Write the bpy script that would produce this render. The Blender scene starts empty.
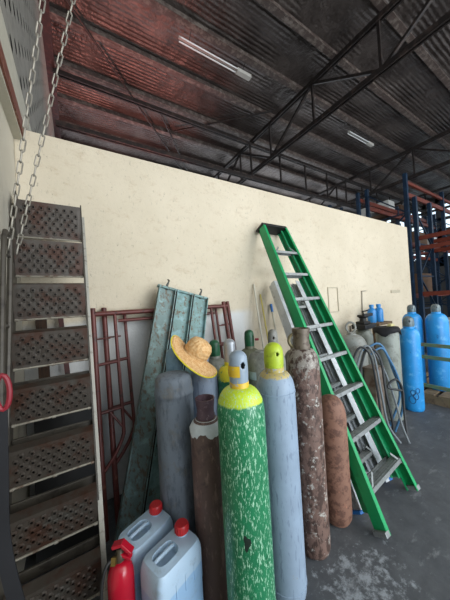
import bpy, bmesh, math, random
from mathutils import Vector as V, Matrix as M
random.seed(7)
PI = math.pi
S = bpy.context.scene
COL = S.collection

# ------------------------------------------------------------------ materials
def newmat(name):
    m = bpy.data.materials.new(name); m.use_nodes = True
    nt = m.node_tree; b = nt.nodes['Principled BSDF']
    return m, nt, b
def rgb(h):
    h = h.lstrip('#'); c = [int(h[i:i+2], 16)/255 for i in (0, 2, 4)]
    return tuple(x/12.92 if x <= .04045 else ((x+.055)/1.055)**2.4 for x in c) + (1,)
def N(nt, t, **k):
    n = nt.nodes.new(t)
    for a, v in k.items(): setattr(n, a, v)
    return n
def noise(nt, scale, detail=5, rough=.6, stretch=(1, 1, 1), off=(0, 0, 0), coord='Object'):
    tc = N(nt, 'ShaderNodeTexCoord'); mp = N(nt, 'ShaderNodeMapping')
    mp.inputs['Scale'].default_value = stretch; mp.inputs['Location'].default_value = off
    nt.links.new(tc.outputs[coord], mp.inputs['Vector'])
    n = N(nt, 'ShaderNodeTexNoise'); n.inputs['Scale'].default_value = scale
    n.inputs['Detail'].default_value = detail; n.inputs['Roughness'].default_value = rough
    nt.links.new(mp.outputs[0], n.inputs['Vector'])
    return n.outputs['Fac']
def ramp(nt, fac, lo, hi):
    r = N(nt, 'ShaderNodeMapRange'); r.inputs['From Min'].default_value = lo; r.inputs['From Max'].default_value = hi
    nt.links.new(fac, r.inputs['Value']); return r.outputs[0]
def mix(nt, fac, a, b):
    m = N(nt, 'ShaderNodeMix', data_type='RGBA')
    for s, v in ((m.inputs[6], a), (m.inputs[7], b)):
        if isinstance(v, tuple): s.default_value = v
        else: nt.links.new(v, s)
    if isinstance(fac, (int, float)): m.inputs[0].default_value = fac
    else: nt.links.new(fac, m.inputs[0])
    return m.outputs[2]
def math_(nt, op, a, b=None):
    m = N(nt, 'ShaderNodeMath', operation=op)
    for i, v in enumerate((a, b)):
        if v is None: continue
        if isinstance(v, (int, float)): m.inputs[i].default_value = v
        else: nt.links.new(v, m.inputs[i])
    return m.outputs[0]
def axis(nt, ax, coord='Object'):
    tc = N(nt, 'ShaderNodeTexCoord'); sp = N(nt, 'ShaderNodeSeparateXYZ')
    nt.links.new(tc.outputs[coord], sp.inputs[0]); return sp.outputs[ax]
def bump(nt, b, h, strength=.3, dist=.01):
    n = N(nt, 'ShaderNodeBump'); n.inputs['Strength'].default_value = strength; n.inputs['Distance'].default_value = dist
    nt.links.new(h, n.inputs['Height']); nt.links.new(n.outputs[0], b.inputs['Normal'])
def plain(name, c, rough=.5, metal=0., var=.15, scale=12):
    m, nt, b = newmat(name)
    f = ramp(nt, noise(nt, scale, 4), .3, .7)
    c = rgb(c); d = tuple(x*(1-var) for x in c[:3]) + (1,)
    nt.links.new(mix(nt, f, d, c), b.inputs['Base Color'])
    b.inputs['Roughness'].default_value = rough; b.inputs['Metallic'].default_value = metal
    return m
def worn(name, base, wear, scale=18, lo=.52, hi=.6, rough=.5, metal=0., stretch=(1, 1, 1), third=None, lo3=.6, hi3=.7, sc3=7, shoulder=None, zsh=1.1, bmp=.25, off=(0, 0, 0), wob=.06, var=.2):
    """paint (base) scuffed through to wear; optional third colour and a shoulder colour above height zsh"""
    m, nt, b = newmat(name)
    basec = rgb(base); low = tuple(x*(1-var) for x in basec[:3]) + (1,)
    c = mix(nt, ramp(nt, noise(nt, 5, 3, off=off), .3, .7), low, basec)
    if shoulder:
        z = axis(nt, 2)
        zz = math_(nt, 'ADD', z, math_(nt, 'MULTIPLY', math_(nt, 'SUBTRACT', noise(nt, 25, 3), .5), wob))
        c = mix(nt, ramp(nt, zz, zsh-.004, zsh+.004), c, rgb(shoulder))
    n1 = noise(nt, scale, 7, .68, stretch, off)
    c = mix(nt, ramp(nt, n1, lo, hi), c, rgb(wear))
    if third:
        c = mix(nt, ramp(nt, noise(nt, sc3, 6, .7, off=(3, 1, 2)), lo3, hi3), c, rgb(third))
    nt.links.new(c, b.inputs['Base Color'])
    b.inputs['Roughness'].default_value = rough; b.inputs['Metallic'].default_value = metal
    bump(nt, b, n1, bmp, .004)
    return m

# ------------------------------------------------------------------ mesh tools
def build(name, bm, mat, parent=None, smooth=False, loc=None):
    bmesh.ops.remove_doubles(bm, verts=bm.verts, dist=1e-5)
    bmesh.ops.recalc_face_normals(bm, faces=bm.faces)
    me = bpy.data.meshes.new(name); bm.to_mesh(me); bm.free()
    me.materials.append(mat)
    if smooth:
        for p in me.polygons: p.use_smooth = True
        if smooth != 'all':
            me.set_sharp_from_angle(angle=math.radians(40))
    o = bpy.data.objects.new(name, me); COL.objects.link(o)
    if parent: o.parent = parent
    if loc: o.location = loc
    return o
def thing(name, label, cat, loc=(0, 0, 0), rotz=0, group=None):
    o = bpy.data.objects.new(name, None); COL.objects.link(o); o.empty_display_size = .05
    o.location = loc; o.rotation_euler = (0, 0, rotz); return tag(o, label, cat, group)
def tag(o, label, cat, group=None):
    o['label'] = label; o['category'] = cat
    if group: o['group'] = group
    return o
def struct(name, bm, mat, smooth=False):
    o = build(name, bm, mat, None, smooth); o['kind'] = 'structure'; return o
def BM(): return bmesh.new()
def box(bm, x0, x1, y0, y1, z0, z1, bev=0, mt=None):
    r = bmesh.ops.create_cube(bm, size=1)
    vs = r['verts']
    for v in vs: v.co = V(((x0+x1)/2+v.co.x*(x1-x0), (y0+y1)/2+v.co.y*(y1-y0), (z0+z1)/2+v.co.z*(z1-z0)))
    if bev:
        es = list({e for v in vs for e in v.link_edges})
        r = bmesh.ops.bevel(bm, geom=es, offset=bev, segments=2, affect='EDGES', profile=.5)
        vs = list({v for f in r['faces'] for v in f.verts} | {v for v in vs if v.is_valid})
    if mt: bmesh.ops.transform(bm, matrix=mt, verts=vs)
    return vs
def bar(bm, a, b, w, d, side=None, bev=0, ow=0, od=0):
    """box from a to b; w across the 'side' direction, d across the other; ow, od shift it"""
    a, b = V(a), V(b); u = (b-a); L = u.length; u.normalize()
    s = V(side) if side else (V((0, 0, 1)).cross(u) if abs(u.z) < .95 else V((1, 0, 0)))
    s = (s-u*s.dot(u)).normalized(); n = u.cross(s)
    m = M((( s.x, n.x, u.x, a.x), (s.y, n.y, u.y, a.y), (s.z, n.z, u.z, a.z), (0, 0, 0, 1)))
    return box(bm, ow-w/2, ow+w/2, od-d/2, od+d/2, 0, L, bev, m)
def catmull(pts, n=8):
    pts = [V(p) for p in pts]
    if len(pts) < 3: return pts
    out = []
    P = [pts[0]*2-pts[1]] + pts + [pts[-1]*2-pts[-2]]
    for i in range(1, len(P)-2):
        for k in range(n):
            t = k/n
            out.append(.5*((2*P[i])+(-P[i-1]+P[i+1])*t+(2*P[i-1]-5*P[i]+4*P[i+1]-P[i+2])*t*t+(-P[i-1]+3*P[i]-3*P[i+1]+P[i+2])*t**3))
    return out+[pts[-1]]
def tube(bm, pts, r, seg=8, smooth=0, closed=False):
    pts = catmull(pts, smooth) if smooth else [V(p) for p in pts]
    n = len(pts); rings = []; prev = None
    for i, p in enumerate(pts):
        if closed: t = (pts[(i+1) % n]-pts[i-1]).normalized()
        else: t = (pts[min(i+1, n-1)]-pts[max(i-1, 0)]).normalized()
        if prev is None:
            s = t.cross(V((0, 0, 1)) if abs(t.z) < .9 else V((1, 0, 0))).normalized()
        else: s = (prev-t*prev.dot(t)).normalized()
        prev = s; q = t.cross(s)
        rr = r[i] if isinstance(r, (list, tuple)) else r
        rings.append([bm.verts.new(p+s*rr*math.cos(2*PI*k/seg)+q*rr*math.sin(2*PI*k/seg)) for k in range(seg)])
    for i in range(n if closed else n-1):
        A, B = rings[i], rings[(i+1) % n]
        for k in range(seg): bm.faces.new((A[k], A[(k+1) % seg], B[(k+1) % seg], B[k]))
    if not closed: bm.faces.new(rings[0][::-1]); bm.faces.new(rings[-1])
def lathe(bm, prof, seg=36, c=(0, 0, 0), hole=None, mt=None, a0=0):
    """prof = [(r, z)...]; hole(angle, z) -> True drops the face"""
    rings = []; c = V(c)
    for r, z in prof:
        if r < 1e-6: rings.append([bm.verts.new(c+V((0, 0, z)))])
        else: rings.append([bm.verts.new(c+V((r*math.cos(a0+2*PI*k/seg), r*math.sin(a0+2*PI*k/seg), z))) for k in range(seg)])
    vs = [v for R in rings for v in R]
    for i in range(len(rings)-1):
        A, B = rings[i], rings[i+1]
        for k in range(seg):
            k2 = (k+1) % seg
            if hole and hole(a0+2*PI*(k+.5)/seg, (prof[i][1]+prof[i+1][1])/2): continue
            if len(A) == 1: bm.faces.new((A[0], B[k], B[k2]))
            elif len(B) == 1: bm.faces.new((A[k], A[k2], B[0]))
            else: bm.faces.new((A[k], A[k2], B[k2], B[k]))
    if mt: bmesh.ops.transform(bm, matrix=mt, verts=vs)
    return vs
def arc(r0, z0, r1, z1, n=8, k=1.0):
    """quarter-ellipse from (r0,z0) to (r1,z1), leaving vertically"""
    return [(r1+(r0-r1)*math.cos(t*PI/2/n), z0+(z1-z0)*math.sin(t*PI/2/n)) for t in range(n+1)]

# ------------------------------------------------------------------ camera
cam = bpy.data.objects.new('camera', bpy.data.cameras.new('camera')); COL.objects.link(cam)
r_, u_, f_ = V((.85075, -.52244, -.05719)), V((.04106, -.04242, .99826)), V((.52396, .85162, .01464))
mw = M.Identity(4)
for i in range(3): mw[i][0] = r_[i]; mw[i][1] = u_[i]; mw[i][2] = -f_[i]
mw[2][3] = 1.65
cam.matrix_world = mw
cam.data.sensor_fit = 'HORIZONTAL'; cam.data.sensor_width = 36; cam.data.lens = 36*241.96/450
cam.data.clip_start = .02
S.camera = cam

# ------------------------------------------------------------------ setting
XL, XV, D, RZ = -.36, -.305, 2.4, 6.68        # left wall plane, partition plane, roof height
# floor
m_floor, nt, b = newmat('concrete_floor')
f1 = ramp(nt, noise(nt, 1.3, 8, .65), .3, .7); f2 = ramp(nt, noise(nt, 9, 8, .7), .4, .62)
c = mix(nt, f1, rgb('#43464a'), rgb('#5c5f62')); c = mix(nt, math_(nt, 'MULTIPLY', f2, .45), c, rgb('#383a3d'))
c = mix(nt, math_(nt, 'MULTIPLY', ramp(nt, noise(nt, 5, 9, .75, (1, 2.2, 1)), .56, .66), .5), c, rgb('#85888a'))
# a spilled pale powder stain beside the rusty cylinders
sx, sy = axis(nt, 0), axis(nt, 1)
dx = math_(nt, 'MULTIPLY', math_(nt, 'SUBTRACT', sx, 1.30), 2.4); dy = math_(nt, 'MULTIPLY', math_(nt, 'SUBTRACT', sy, .80), 3.4)
dd = math_(nt, 'ADD', math_(nt, 'MULTIPLY', dx, dx), math_(nt, 'MULTIPLY', dy, dy))
blot = math_(nt, 'SUBTRACT', noise(nt, 15, 9, .75), math_(nt, 'MULTIPLY', dd, .14))
c = mix(nt, math_(nt, 'MULTIPLY', ramp(nt, blot, .45, .56), .65), c, rgb('#a3a9ae'))
nt.links.new(c, b.inputs['Base Color']); b.inputs['Roughness'].default_value = .62
bump(nt, b, noise(nt, 14, 8, .7), .35, .006)
bm = BM(); box(bm, -.6, 17, -3, 9.2, -.12, 0); struct('floor', bm, m_floor)

# partition plaster
m_part, nt, b = newmat('cream_plaster')
c = mix(nt, ramp(nt, noise(nt, 1.2, 6), .3, .7), rgb('#c4b8a1'), rgb('#d2c6b0'))
spots = math_(nt, 'MULTIPLY', ramp(nt, noise(nt, 7, 9, .8, (1, 1, 1.6)), .54, .68), .55)
c = mix(nt, spots, c, rgb('#b09c80'))
fine = math_(nt, 'MULTIPLY', ramp(nt, noise(nt, 22, 8, .8, (1.6, 1, .8), (4, 0, 2)), .585, .66), .75)
c = mix(nt, fine, c, rgb('#8d8474'))
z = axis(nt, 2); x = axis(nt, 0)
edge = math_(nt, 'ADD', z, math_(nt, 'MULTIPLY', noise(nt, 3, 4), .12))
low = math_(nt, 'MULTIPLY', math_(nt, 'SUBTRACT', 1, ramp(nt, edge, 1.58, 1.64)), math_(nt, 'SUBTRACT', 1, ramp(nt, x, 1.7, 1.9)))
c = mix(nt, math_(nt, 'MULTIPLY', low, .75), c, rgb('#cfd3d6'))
nt.links.new(c, b.inputs['Base Color']); b.inputs['Roughness'].default_value = .8
bump(nt, b, math_(nt, 'ADD', noise(nt, 18, 8, .75), noise(nt, 3.5, 5, .6)), .5, .012)
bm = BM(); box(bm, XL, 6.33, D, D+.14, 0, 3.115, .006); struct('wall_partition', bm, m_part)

m_left, nt, b = newmat('left_plaster')
c = mix(nt, ramp(nt, noise(nt, 1.6, 6), .3, .7), rgb('#b9b3a4'), rgb('#c9c3b4'))
c = mix(nt, math_(nt, 'MULTIPLY', ramp(nt, noise(nt, 6, 9, .8, (1, 1, .4)), .55, .66), .5), c, rgb('#8a8375'))
nt.links.new(c, b.inputs['Base Color']); b.inputs['Roughness'].default_value = .8; bump(nt, b, noise(nt, 16, 7, .7), .3, .006)
bm = BM(); box(bm, XL-.14, XL, -1.4, 9.2, 0, 3.45); struct('wall_left', bm, m_left)
m_trimb = worn('brown_trim_paint', '#6e3b2c', '#8a6650', 14, .56, .64)
bm = BM(); box(bm, XV, XV+.012, -1.4, D, 3.04, 3.15); struct('trim_1', bm, m_trimb)
m_trimc = plain('cream_ledge', '#b5b0a0', .8)
bm = BM(); box(bm, XL, XV, -1.4, D, 3.02, 3.46); box(bm, XL, XV, D+.14, 8.15, 3.0, 3.46); box(bm, XL, XV, D, D+.14, 3.115, 3.46); struct('trim_2', bm, m_trimc)
# breeze-block screen above: staggered openings through a thick panel
m_block = worn('breeze_block', '#87837a', '#6b675f', 8, .5, .7, .9)
bm = BM()
cy, cz = .17, .14
def cell(bm, y0, z0, hole):
    y1, z1 = y0+cy, z0+cz
    if not hole:
        for xx in (XV, XV-.004):
            bm.faces.new([bm.verts.new(V((xx, *p))) for p in ((y0, z0), (y1, z0), (y1, z1), (y0, z1))])
        return
    def ring(xx, k):
        ys, zs = (y0+y1)/2, (z0+z1)/2; R = []
        for i in range(8):
            a = PI/4*i+PI/8
            R.append(V((xx, ys+math.cos(a)*cy*.43*k, zs+math.sin(a)*cz*.40*k)))
        return R
    def outer(xx):
        ys, zs = (y0+y1)/2, (z0+z1)/2; R = []
        for i in range(8):
            a = PI/4*i+PI/8; q = max(abs(math.cos(a)), abs(math.sin(a)))
            R.append(V((xx, ys+math.cos(a)/q*cy/2, zs+math.sin(a)/q*cz/2)))
        return R
    rs = [outer(XV), ring(XV, 1), ring(XV-.004, .8), outer(XV-.004)]
    rs = [[bm.verts.new(p) for p in R] for R in rs]
    for A, B in zip(rs, rs[1:]):
        for k in range(8): bm.faces.new((A[k], A[(k+1) % 8], B[(k+1) % 8], B[k]))
    for R, xx in ((rs[0], XV), (rs[3], XV-.004)):
        for (a, bb, yy, zz) in ((0, 1, y1, z1), (2, 3, y0, z1), (4, 5, y0, z0), (6, 7, y1, z0)):
            bm.faces.new((R[a], bm.verts.new(V((xx, yy, zz))), R[bb]))
nrow = int((6.6-3.46)/cz)+1
for j in range(nrow-1):
    for i in range(int(8.2/cy)+1):
        cell(bm, 0+i*cy, 3.46+j*cz, (i+j) % 2 == 0)
struct('wall_vent_screen', bm, m_block)
m_vent_shade = plain('vent_shade_black', '#141312', .9)
bm = BM(); box(bm, XV-.25, XV-.085, -1.4, 9.2, 3.45, 7); struct('wall_vent_shade', bm, m_vent_shade)  # added dark slab, puts shade behind the vent openings
m_colm = worn('maroon_black_steel', '#3a2524', '#5a3632', 12, .5, .65)
bm = BM(); box(bm, XV, -.17, -1.4, 9.2, RZ-.25, RZ-.02); struct('trim_3', bm, m_colm)
bm = BM(); box(bm, XL-.1, -.12, 8.15, 8.4, 0, RZ); struct('trim_4', bm, m_colm)

# roof insulation foil: crinkled, with fine ridges
m_foil, nt, b = newmat('roof_foil')
c = mix(nt, ramp(nt, noise(nt, 1.1, 6), .35, .65), rgb('#443d3a'), rgb('#6c635e'))
nt.links.new(c, b.inputs['Base Color']); b.inputs['Metallic'].default_value = .42; b.inputs['Roughness'].default_value = .40
tc = N(nt, 'ShaderNodeTexCoord'); wv = N(nt, 'ShaderNodeTexWave', wave_type='BANDS', bands_direction='Y')
wv.inputs['Scale'].default_value = 3.9; wv.inputs['Distortion'].default_value = 1.2; wv.inputs['Detail'].default_value = 4; wv.inputs['Detail Scale'].default_value = .6
nt.links.new(tc.outputs['Object'], wv.inputs['Vector'])
cr = noise(nt, 2.2, 6, .62, (1, .7, 1)); msk = ramp(nt, noise(nt, .7, 3), .42, .58)
h = math_(nt, 'ADD', math_(nt, 'MULTIPLY', wv.outputs['Fac'], math_(nt, 'MULTIPLY', msk, .22)), math_(nt, 'MULTIPLY', cr, 1.9))
bump(nt, b, h, .75, .09)
bm = BM(); box(bm, -.6, 17, -3, 9.2, RZ, RZ+.05); struct('ceiling', bm, m_foil)

m_grayw = plain('far_cladding', '#4b4a48', .8)
# far wall behind the partition and the end wall with clear panels
bm = BM()
box(bm, -.6, 17, 9.1, 9.2, 0, 3.6); box(bm, -.6, 17, 9.1, 9.2, 6.2, RZ)
for k in range(8): box(bm, -.6+k*2.4, -.3+k*2.4, 9.1, 9.2, 3.6, 6.2)
struct('wall_back', bm, m_grayw)
m_glass, nt, b = newmat('window_glass'); b.inputs['Transmission Weight'].default_value = 1; b.inputs['Roughness'].default_value = .02
b.inputs['IOR'].default_value = 1.05; b.inputs['Base Color'].default_value = rgb('#e4eef2')
# end wall with rows of clear panels between posts
bm = BM(); XE = 17
box(bm, XE-.1, XE, -3, 9.2, 0, 3.5); box(bm, XE-.1, XE, -3, 9.2, 3.95, 5.0); box(bm, XE-.1, XE, -3, 9.2, 5.45, 5.6); box(bm, XE-.1, XE, -3, 9.2, 6.3, RZ)
for y in (-3, -1.2, .2, 1.5, 2.9, 4.0, 4.7, 5.3, 6.2, 6.9, 7.5, 8.2, 8.9): box(bm, XE-.1, XE, y, y+.34, 3, RZ)
box(bm, XE-.1, XE, -3, 4.5, 3.5, 3.95)
struct('wall_right', bm, m_grayw)
for i, (z0, z1) in enumerate(((3.5, 3.95), (5.0, 5.45), (5.6, 6.3))):
    bm = BM(); box(bm, XE-.07, XE-.05, -3, 9.2, z0, z1); struct('window_%d' % (i+1), bm, m_glass)

# purlins
m_purl = worn('red_oxide_purlin', '#4f423d', '#756b63', 9, .48, .62, .6)
ys = [.1, 1.0, 1.92, 2.85, 3.75, 4.7, 5.62, 6.52, 7.44, 8.3]
pl = ['nearest the camera', 'second from the camera', 'third from the camera', 'fourth, above the partition wall', 'fifth, just behind the fluorescent lamps', 'sixth, two behind the partition', 'seventh, in line with the long lattice girder', 'eighth, three from the back wall', 'ninth, next to last at the back', 'tenth, the one farthest back']
for y, l in zip(ys, pl):
    bm = BM(); bar(bm, (-.3, y, RZ-.07), (16.9, y, RZ-.07), .07, .14, (0, 1, 0)); bar(bm, (-.3, y-.05, RZ-.13), (16.9, y-.05, RZ-.13), .05, .012, (0, 1, 0))
    tag(build('roof_purlin', bm, m_purl), 'long steel purlin under the foil roof, '+l, 'beam', 'roof purlins')
# trusses across (along Y) and one long girder (along X)
m_steel = worn('dark_truss_steel', '#2b2523', '#4a3d37', 9, .5, .68, .55, .3)
def truss(name, label, p0, dirv, L, ztop, zbot, n, side, web=True):
    t = thing(name, label, 'truss', (p0[0], p0[1], zbot))
    d = V(dirv); o = V(p0); o.z = 0; s = V(side)
    def P(k, z): return V((d.x*k, d.y*k, z-zbot))
    for nm, z in (('top_chord', ztop), ('bottom_chord', zbot)):
        bm = BM()
        for q in (-.035, .035):
            bar(bm, P(0, z)+s*q, P(L, z)+s*q, .03, .09, side)
        build(nm, bm, m_steel, t)
    st = L/n
    for k in range(n+1):
        if not web and k*st < 3.9: continue
        bm = BM(); bar(bm, P(k*st, zbot), P(k*st, ztop), .045, .045, side); build('post', bm, m_steel, t)
        if k < n and web:
            bm = BM()
            a, bb = (zbot, ztop) if k % 2 else (ztop, zbot)
            bar(bm, P(k*st, a), P((k+1)*st, bb), .05, .05, side); build('web_brace', bm, m_steel, t)
    return t
for x, l in ((4.7, 'dark steel roof truss running away over the middle of the partition wall'), (9.8, 'dark steel roof truss farther right, above the blue racks'), (14.9, 'dark steel roof truss farthest right beyond the racks')):
    truss('roof_truss', l, (x, -2.2, 0), (0, 1, 0), 11.2, 6.46, 5.55, 8, (1, 0, 0))
truss('lattice_girder', 'long dark lattice girder running level behind the partition wall', (-.2, 5.62, 0), (1, 0, 0), 17, 6.40, 5.36, 14, (0, 1, 0), False)
for (a, bb, l) in (((.05, 4.3, 6.523), (3.7, 8.3, 6.523), 'longest thin dark tie rod, slanting across the reddish end of the roof'), ((1.92, 5.72, 6.523), (3.6, 7.95, 6.523), 'short dark rod just right of the longest tie rod'), ((2.52, 6.28, 6.523), (4.5, 4.45, 6.523), 'dark rod rising rightward to the nearest truss across the roof foil')):
    bm = BM(); tube(bm, [a, bb], .022, 8); tag(build('tie_rod', bm, m_steel, None, True), l, 'rod')

# fluorescent battens
m_lamp = plain('lamp_white', '#b9b6ae', .4, 0, .05); m_tube = plain('tube_glass', '#d8dad8', .25, 0, .02)
for (x, y, L, l) in ((1.75, 3.9, 1.6, 'unlit double fluorescent lamp at the reddish end of the roof'), (6.95, 3.9, 1.3, 'unlit white fluorescent lamp hanging right of the near truss')):
    t = thing('fluorescent_lamp', l, 'lamp', (x, y, 6.38))
    bm = BM(); box(bm, L*.78, L, -.04, .06, 0, .07, .006); box(bm, 0, L, -.01, .03, .05, .08); build('fixture_body', bm, m_lamp, t)
    for yy in (-.03, .05):
        bm = BM(); tube(bm, [(0.02, yy, .035), (L*.78, yy, .035)], .013, 10); build('tube', bm, m_tube, t, True)
    for xx in (.2, L-.2):
        bm = BM(); tube(bm, [(xx, .0, .08), (xx, -.12, .2)], .006, 6); build('hanger', bm, m_steel, t)

# ------------------------------------------------------------------ hanging chains
m_chain = plain('galvanised_chain', '#a29c90', .45, .55, .35, 40)
def chain(a, b_, pitch, ll, w, wire, label):
    a, b_ = V(a), V(b_); u = (b_-a); L = u.length; u.normalize(); n = int(L/pitch)
    s0 = u.cross((a+b_)/2-V((0, 0, 1.65))).normalized(); s1 = u.cross(s0)
    bm = BM()
    for i in range(n):
        c = a+u*pitch*(i+.5); s = s0 if i % 2 else s1
        s = (s+ (s1 if i % 2 else s0)*.12).normalized()
        pts = []; h = ll/2-w/2
        for k in range(14):
            t = 2*PI*k/14; x = math.cos(t)*w/2; y = math.sin(t)*w/2
            pts.append(c+s*x+u*(y+(h if y > 0 else -h)))
        tube(bm, pts, wire, 6, closed=True)
    return tag(build('chain', bm, m_chain, None, True), label, 'chain', 'hoist chains')
c1b, c1t = V((-.325, 1.86, 2.04)), V((-.087, 1.585, 3.373))
chain(c1b, c1t+(c1t-c1b)*2.2, .063, .0715, .022, .0040, 'left one of two steel chains, meeting the stair post at the corner')
c2b, c2t = V((-.30, 1.93, 2.03)), V((.058, 1.612, 3.492))
chain(c2b, c2t+(c2t-c2b)*1.9, .061, .069, .021, .0037, 'right one of two steel chains, crossing in front of the top tread')

# ------------------------------------------------------------------ steel stair leaning in the corner
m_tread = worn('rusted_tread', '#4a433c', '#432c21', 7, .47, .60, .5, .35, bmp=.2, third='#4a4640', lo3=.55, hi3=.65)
m_hole_shade = plain('hole_shade_dark', '#241f1b', .8)
m_lip = worn('worn_lip', '#9a9486', '#6b5a4c', 16, .5, .62, .4, .4)
m_string = worn('pale_stringer', '#a9a59a', '#6d675d', 20, .55, .66, .5, .2)
m_dstring = worn('dark_stringer', '#4b463e', '#302b26', 16, .5, .66, .5, .3)
stx = -.134
st = thing('steel_stair', 'leaning steel stair with perforated rusty treads in the left corner', 'stair', (stx, 1.40, 0))
YS = lambda z: 1.54+(z-.5)*.335-1.40
hw = .188
def tread(z0, tall=.21):
    y0 = YS(z0); bm = BM(); nx, nz = 15, 6
    p0 = V((-hw, y0, z0)); ex = V((2*hw, 0, 0)); ez = V((0, -.035, tall)); nn = ex.cross(ez).normalized()  # towards camera
    mgx = .055; mg = .10
    def P(a, c_, h=0): return bm.verts.new(p0+ex*a+ez*c_+nn*h)
    def quad(a0, a1, c0, c1): bm.faces.new((P(a0, c0), P(a1, c0), P(a1, c1), P(a0, c1)))
    quad(0, 1, 0, mg); quad(0, 1, 1-mg, 1); quad(0, mgx, mg, 1-mg); quad(1-mgx, 1, mg, 1-mg)
    da = (1-2*mgx)/nx; dc = (1-2*mg)/nz
    for i in range(nx):
        for j in range(nz):
            a0, c0 = mgx+i*da, mg+j*dc
            if (i+j) % 2: quad(a0, a0+da, c0, c0+dc); continue
            ca, cc = a0+da/2, c0+dc/2; O, A, B = [], [], []
            for k in range(8):
                t = PI/4*k+PI/8; q = max(abs(math.cos(t)), abs(math.sin(t)))
                O.append(P(ca+math.cos(t)/q*da/2, cc+math.sin(t)/q*dc/2))
                A.append(P(ca+math.cos(t)*da*.44, cc+math.sin(t)*dc*.40, .005))
                B.append(P(ca+math.cos(t)*da*.30, cc+math.sin(t)*dc*.27, .005))
            for X, Y in ((O, A), (A, B)):
                for k in range(8): bm.faces.new((X[k], X[(k+1) % 8], Y[(k+1) % 8], Y[k]))
            for k, (sa, sc) in ((0, (1, 1)), (2, (0, 1)), (4, (0, 0)), (6, (1, 0))):
                bm.faces.new((O[k], P(a0+da*sa, c0+dc*sc), O[(k+1) % 8]))
    # backward flanges
    for c_ in (0, 1):
        q = p0+ez*c_
        bm.faces.new([bm.verts.new(v) for v in (q, q+ex, q+ex+V((0, .05, .012)), q+V((0, .05, .012)))])
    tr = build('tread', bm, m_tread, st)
    sm = tr.modifiers.new('t', 'SOLIDIFY'); sm.thickness = .0025
    bm = BM(); tube(bm, [p0+V((0, -.004, 0)), p0+ex+V((0, -.004, 0))], .006, 8)
    for k in (.03, .5, .97): tube(bm, [p0+ex*k+V((-.008, -.006, 0)), p0+ex*k+V((.008, -.006, 0))], .009, 8)
    build('nosing', bm, m_lip, tr, True)
    bm = BM(); box(bm, -hw, hw, y0+.085, y0+.10, z0+tall-.04, z0+tall+.012, .003); build('rear_lip', bm, m_dstring, tr)
    bm = BM(); q = p0+V((0, .012, .004)); bm.faces.new([bm.verts.new(v) for v in (q, q+ex, q+ex+ez*.97, q+ez*.97)]); o2 = build('hole_shade_sheet', bm, m_hole_shade, tr); so = o2.modifiers.new('s', 'SOLIDIFY'); so.thickness = .002  # dark sheet added so the tread holes read as shaded
for k in range(-1, 7): tread(.5+.28*k, (.20, .195, .195, .195, .205, .215, .235, .245)[k+1])
for sx in (-1, 1):
    bm = BM(); X = sx*(hw+.014)
    a, b_ = V((X, YS(0.03)+.02, 0.0)), V((X, YS(2.42)+.02, 2.46 if sx > 0 else 2.5))
    bar(bm, a, b_, .008, .10, (1, 0, 0), ow=sx*-.008)
    build('stringer', bm, m_dstring, st)
    bm = BM(); bar(bm, a+V((0, -.055, 0)), b_+V((0, -.055, -.08)), .026, .008, (1, 0, 0), .002)
    build('stringer_flange', bm, m_string if sx > 0 else m_dstring, st)
bm = BM(); tube(bm, [(-.185, .22, 1.1), (-.185, .47, 2.02), (-.19, .44, 2.12), (-.195, .36, 2.0), (-.195, .12, .9)], .014, 8, 4)
tube(bm, [(-.188, .30, 1.6), (-.188, .40, 1.58)], .009, 8); tube(bm, [(-.188, .42, 2.0), (-.188, .53, 1.98)], .009, 8)
build('handrail', bm, m_dstring, st, True)

# boards and bars leaning behind the stair
m_darkwood = worn('dark_board', '#46301f', '#241a13', 10, .5, .6, .7, stretch=(6, 6, .5))
m_redsteel = worn('red_brown_angle', '#4a2420', '#2c1916', 12, .5, .6, .5)
for (x0, x1, zt, w, l, mt) in ((-.20, -.24, 1.74, .07, 'dark brown board leaning on the wall behind the stair, left one', m_darkwood), (.0, -.12, 1.74, .035, 'thin dark bar leaning steeply behind the stair, right of the board', m_redsteel)):
    bm = BM(); bar(bm, (x0, 2.16, 0), (x1, 2.375, zt), w, .022, (1, 0, 0), .002); tag(build('leaning_board' if w > .05 else 'leaning_bar', bm, mt), l, 'board' if w > .05 else 'bar')

bm = BM(); m_shade_sheet = plain('shade_sheet_black', '#1b1a1a', .7, 0, .3); bar(bm, (-.10, 2.04, 0), (-.10, 2.25, 1.02), .38, .012, (1, 0, 0), .002)  # added dark sheet stands in for shade in the lower tread gaps
tag(build('shade_sheet', bm, m_shade_sheet), 'low dark sheet added behind the lower treads to stand for the shade there', 'sheet')
# black strap with a red end in front of the stair
m_strap = plain('black_webbing', '#15161c', .7, 0, .3); m_red = plain('red_rubber', '#8c1d2c', .5, 0, .3)
t = thing('lifting_strap', 'black strap with a red loop hanging before the stair, at the left edge', 'strap', (-.30, 1.24, 0))
bm = BM()
pts = catmull([(.02, .09, 1.27), (.02, .07, 1.05), (.02, .05, .80), (.05, .02, .6), (.095, .0, .40), (.13, -.02, .2), (.16, -.03, .0)], 6)
for a, b_ in zip(pts, pts[1:]): bar(bm, a, b_, .046, .008, (1, 0, 0))
build('webbing', bm, m_strap, t)
bm = BM(); tube(bm, [(.03+.022*math.cos(k*PI/8), .09, 1.34+.07*math.sin(k*PI/8)) for k in range(16)], .010, 8, closed=True); build('loop', bm, m_red, t, True)

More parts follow.
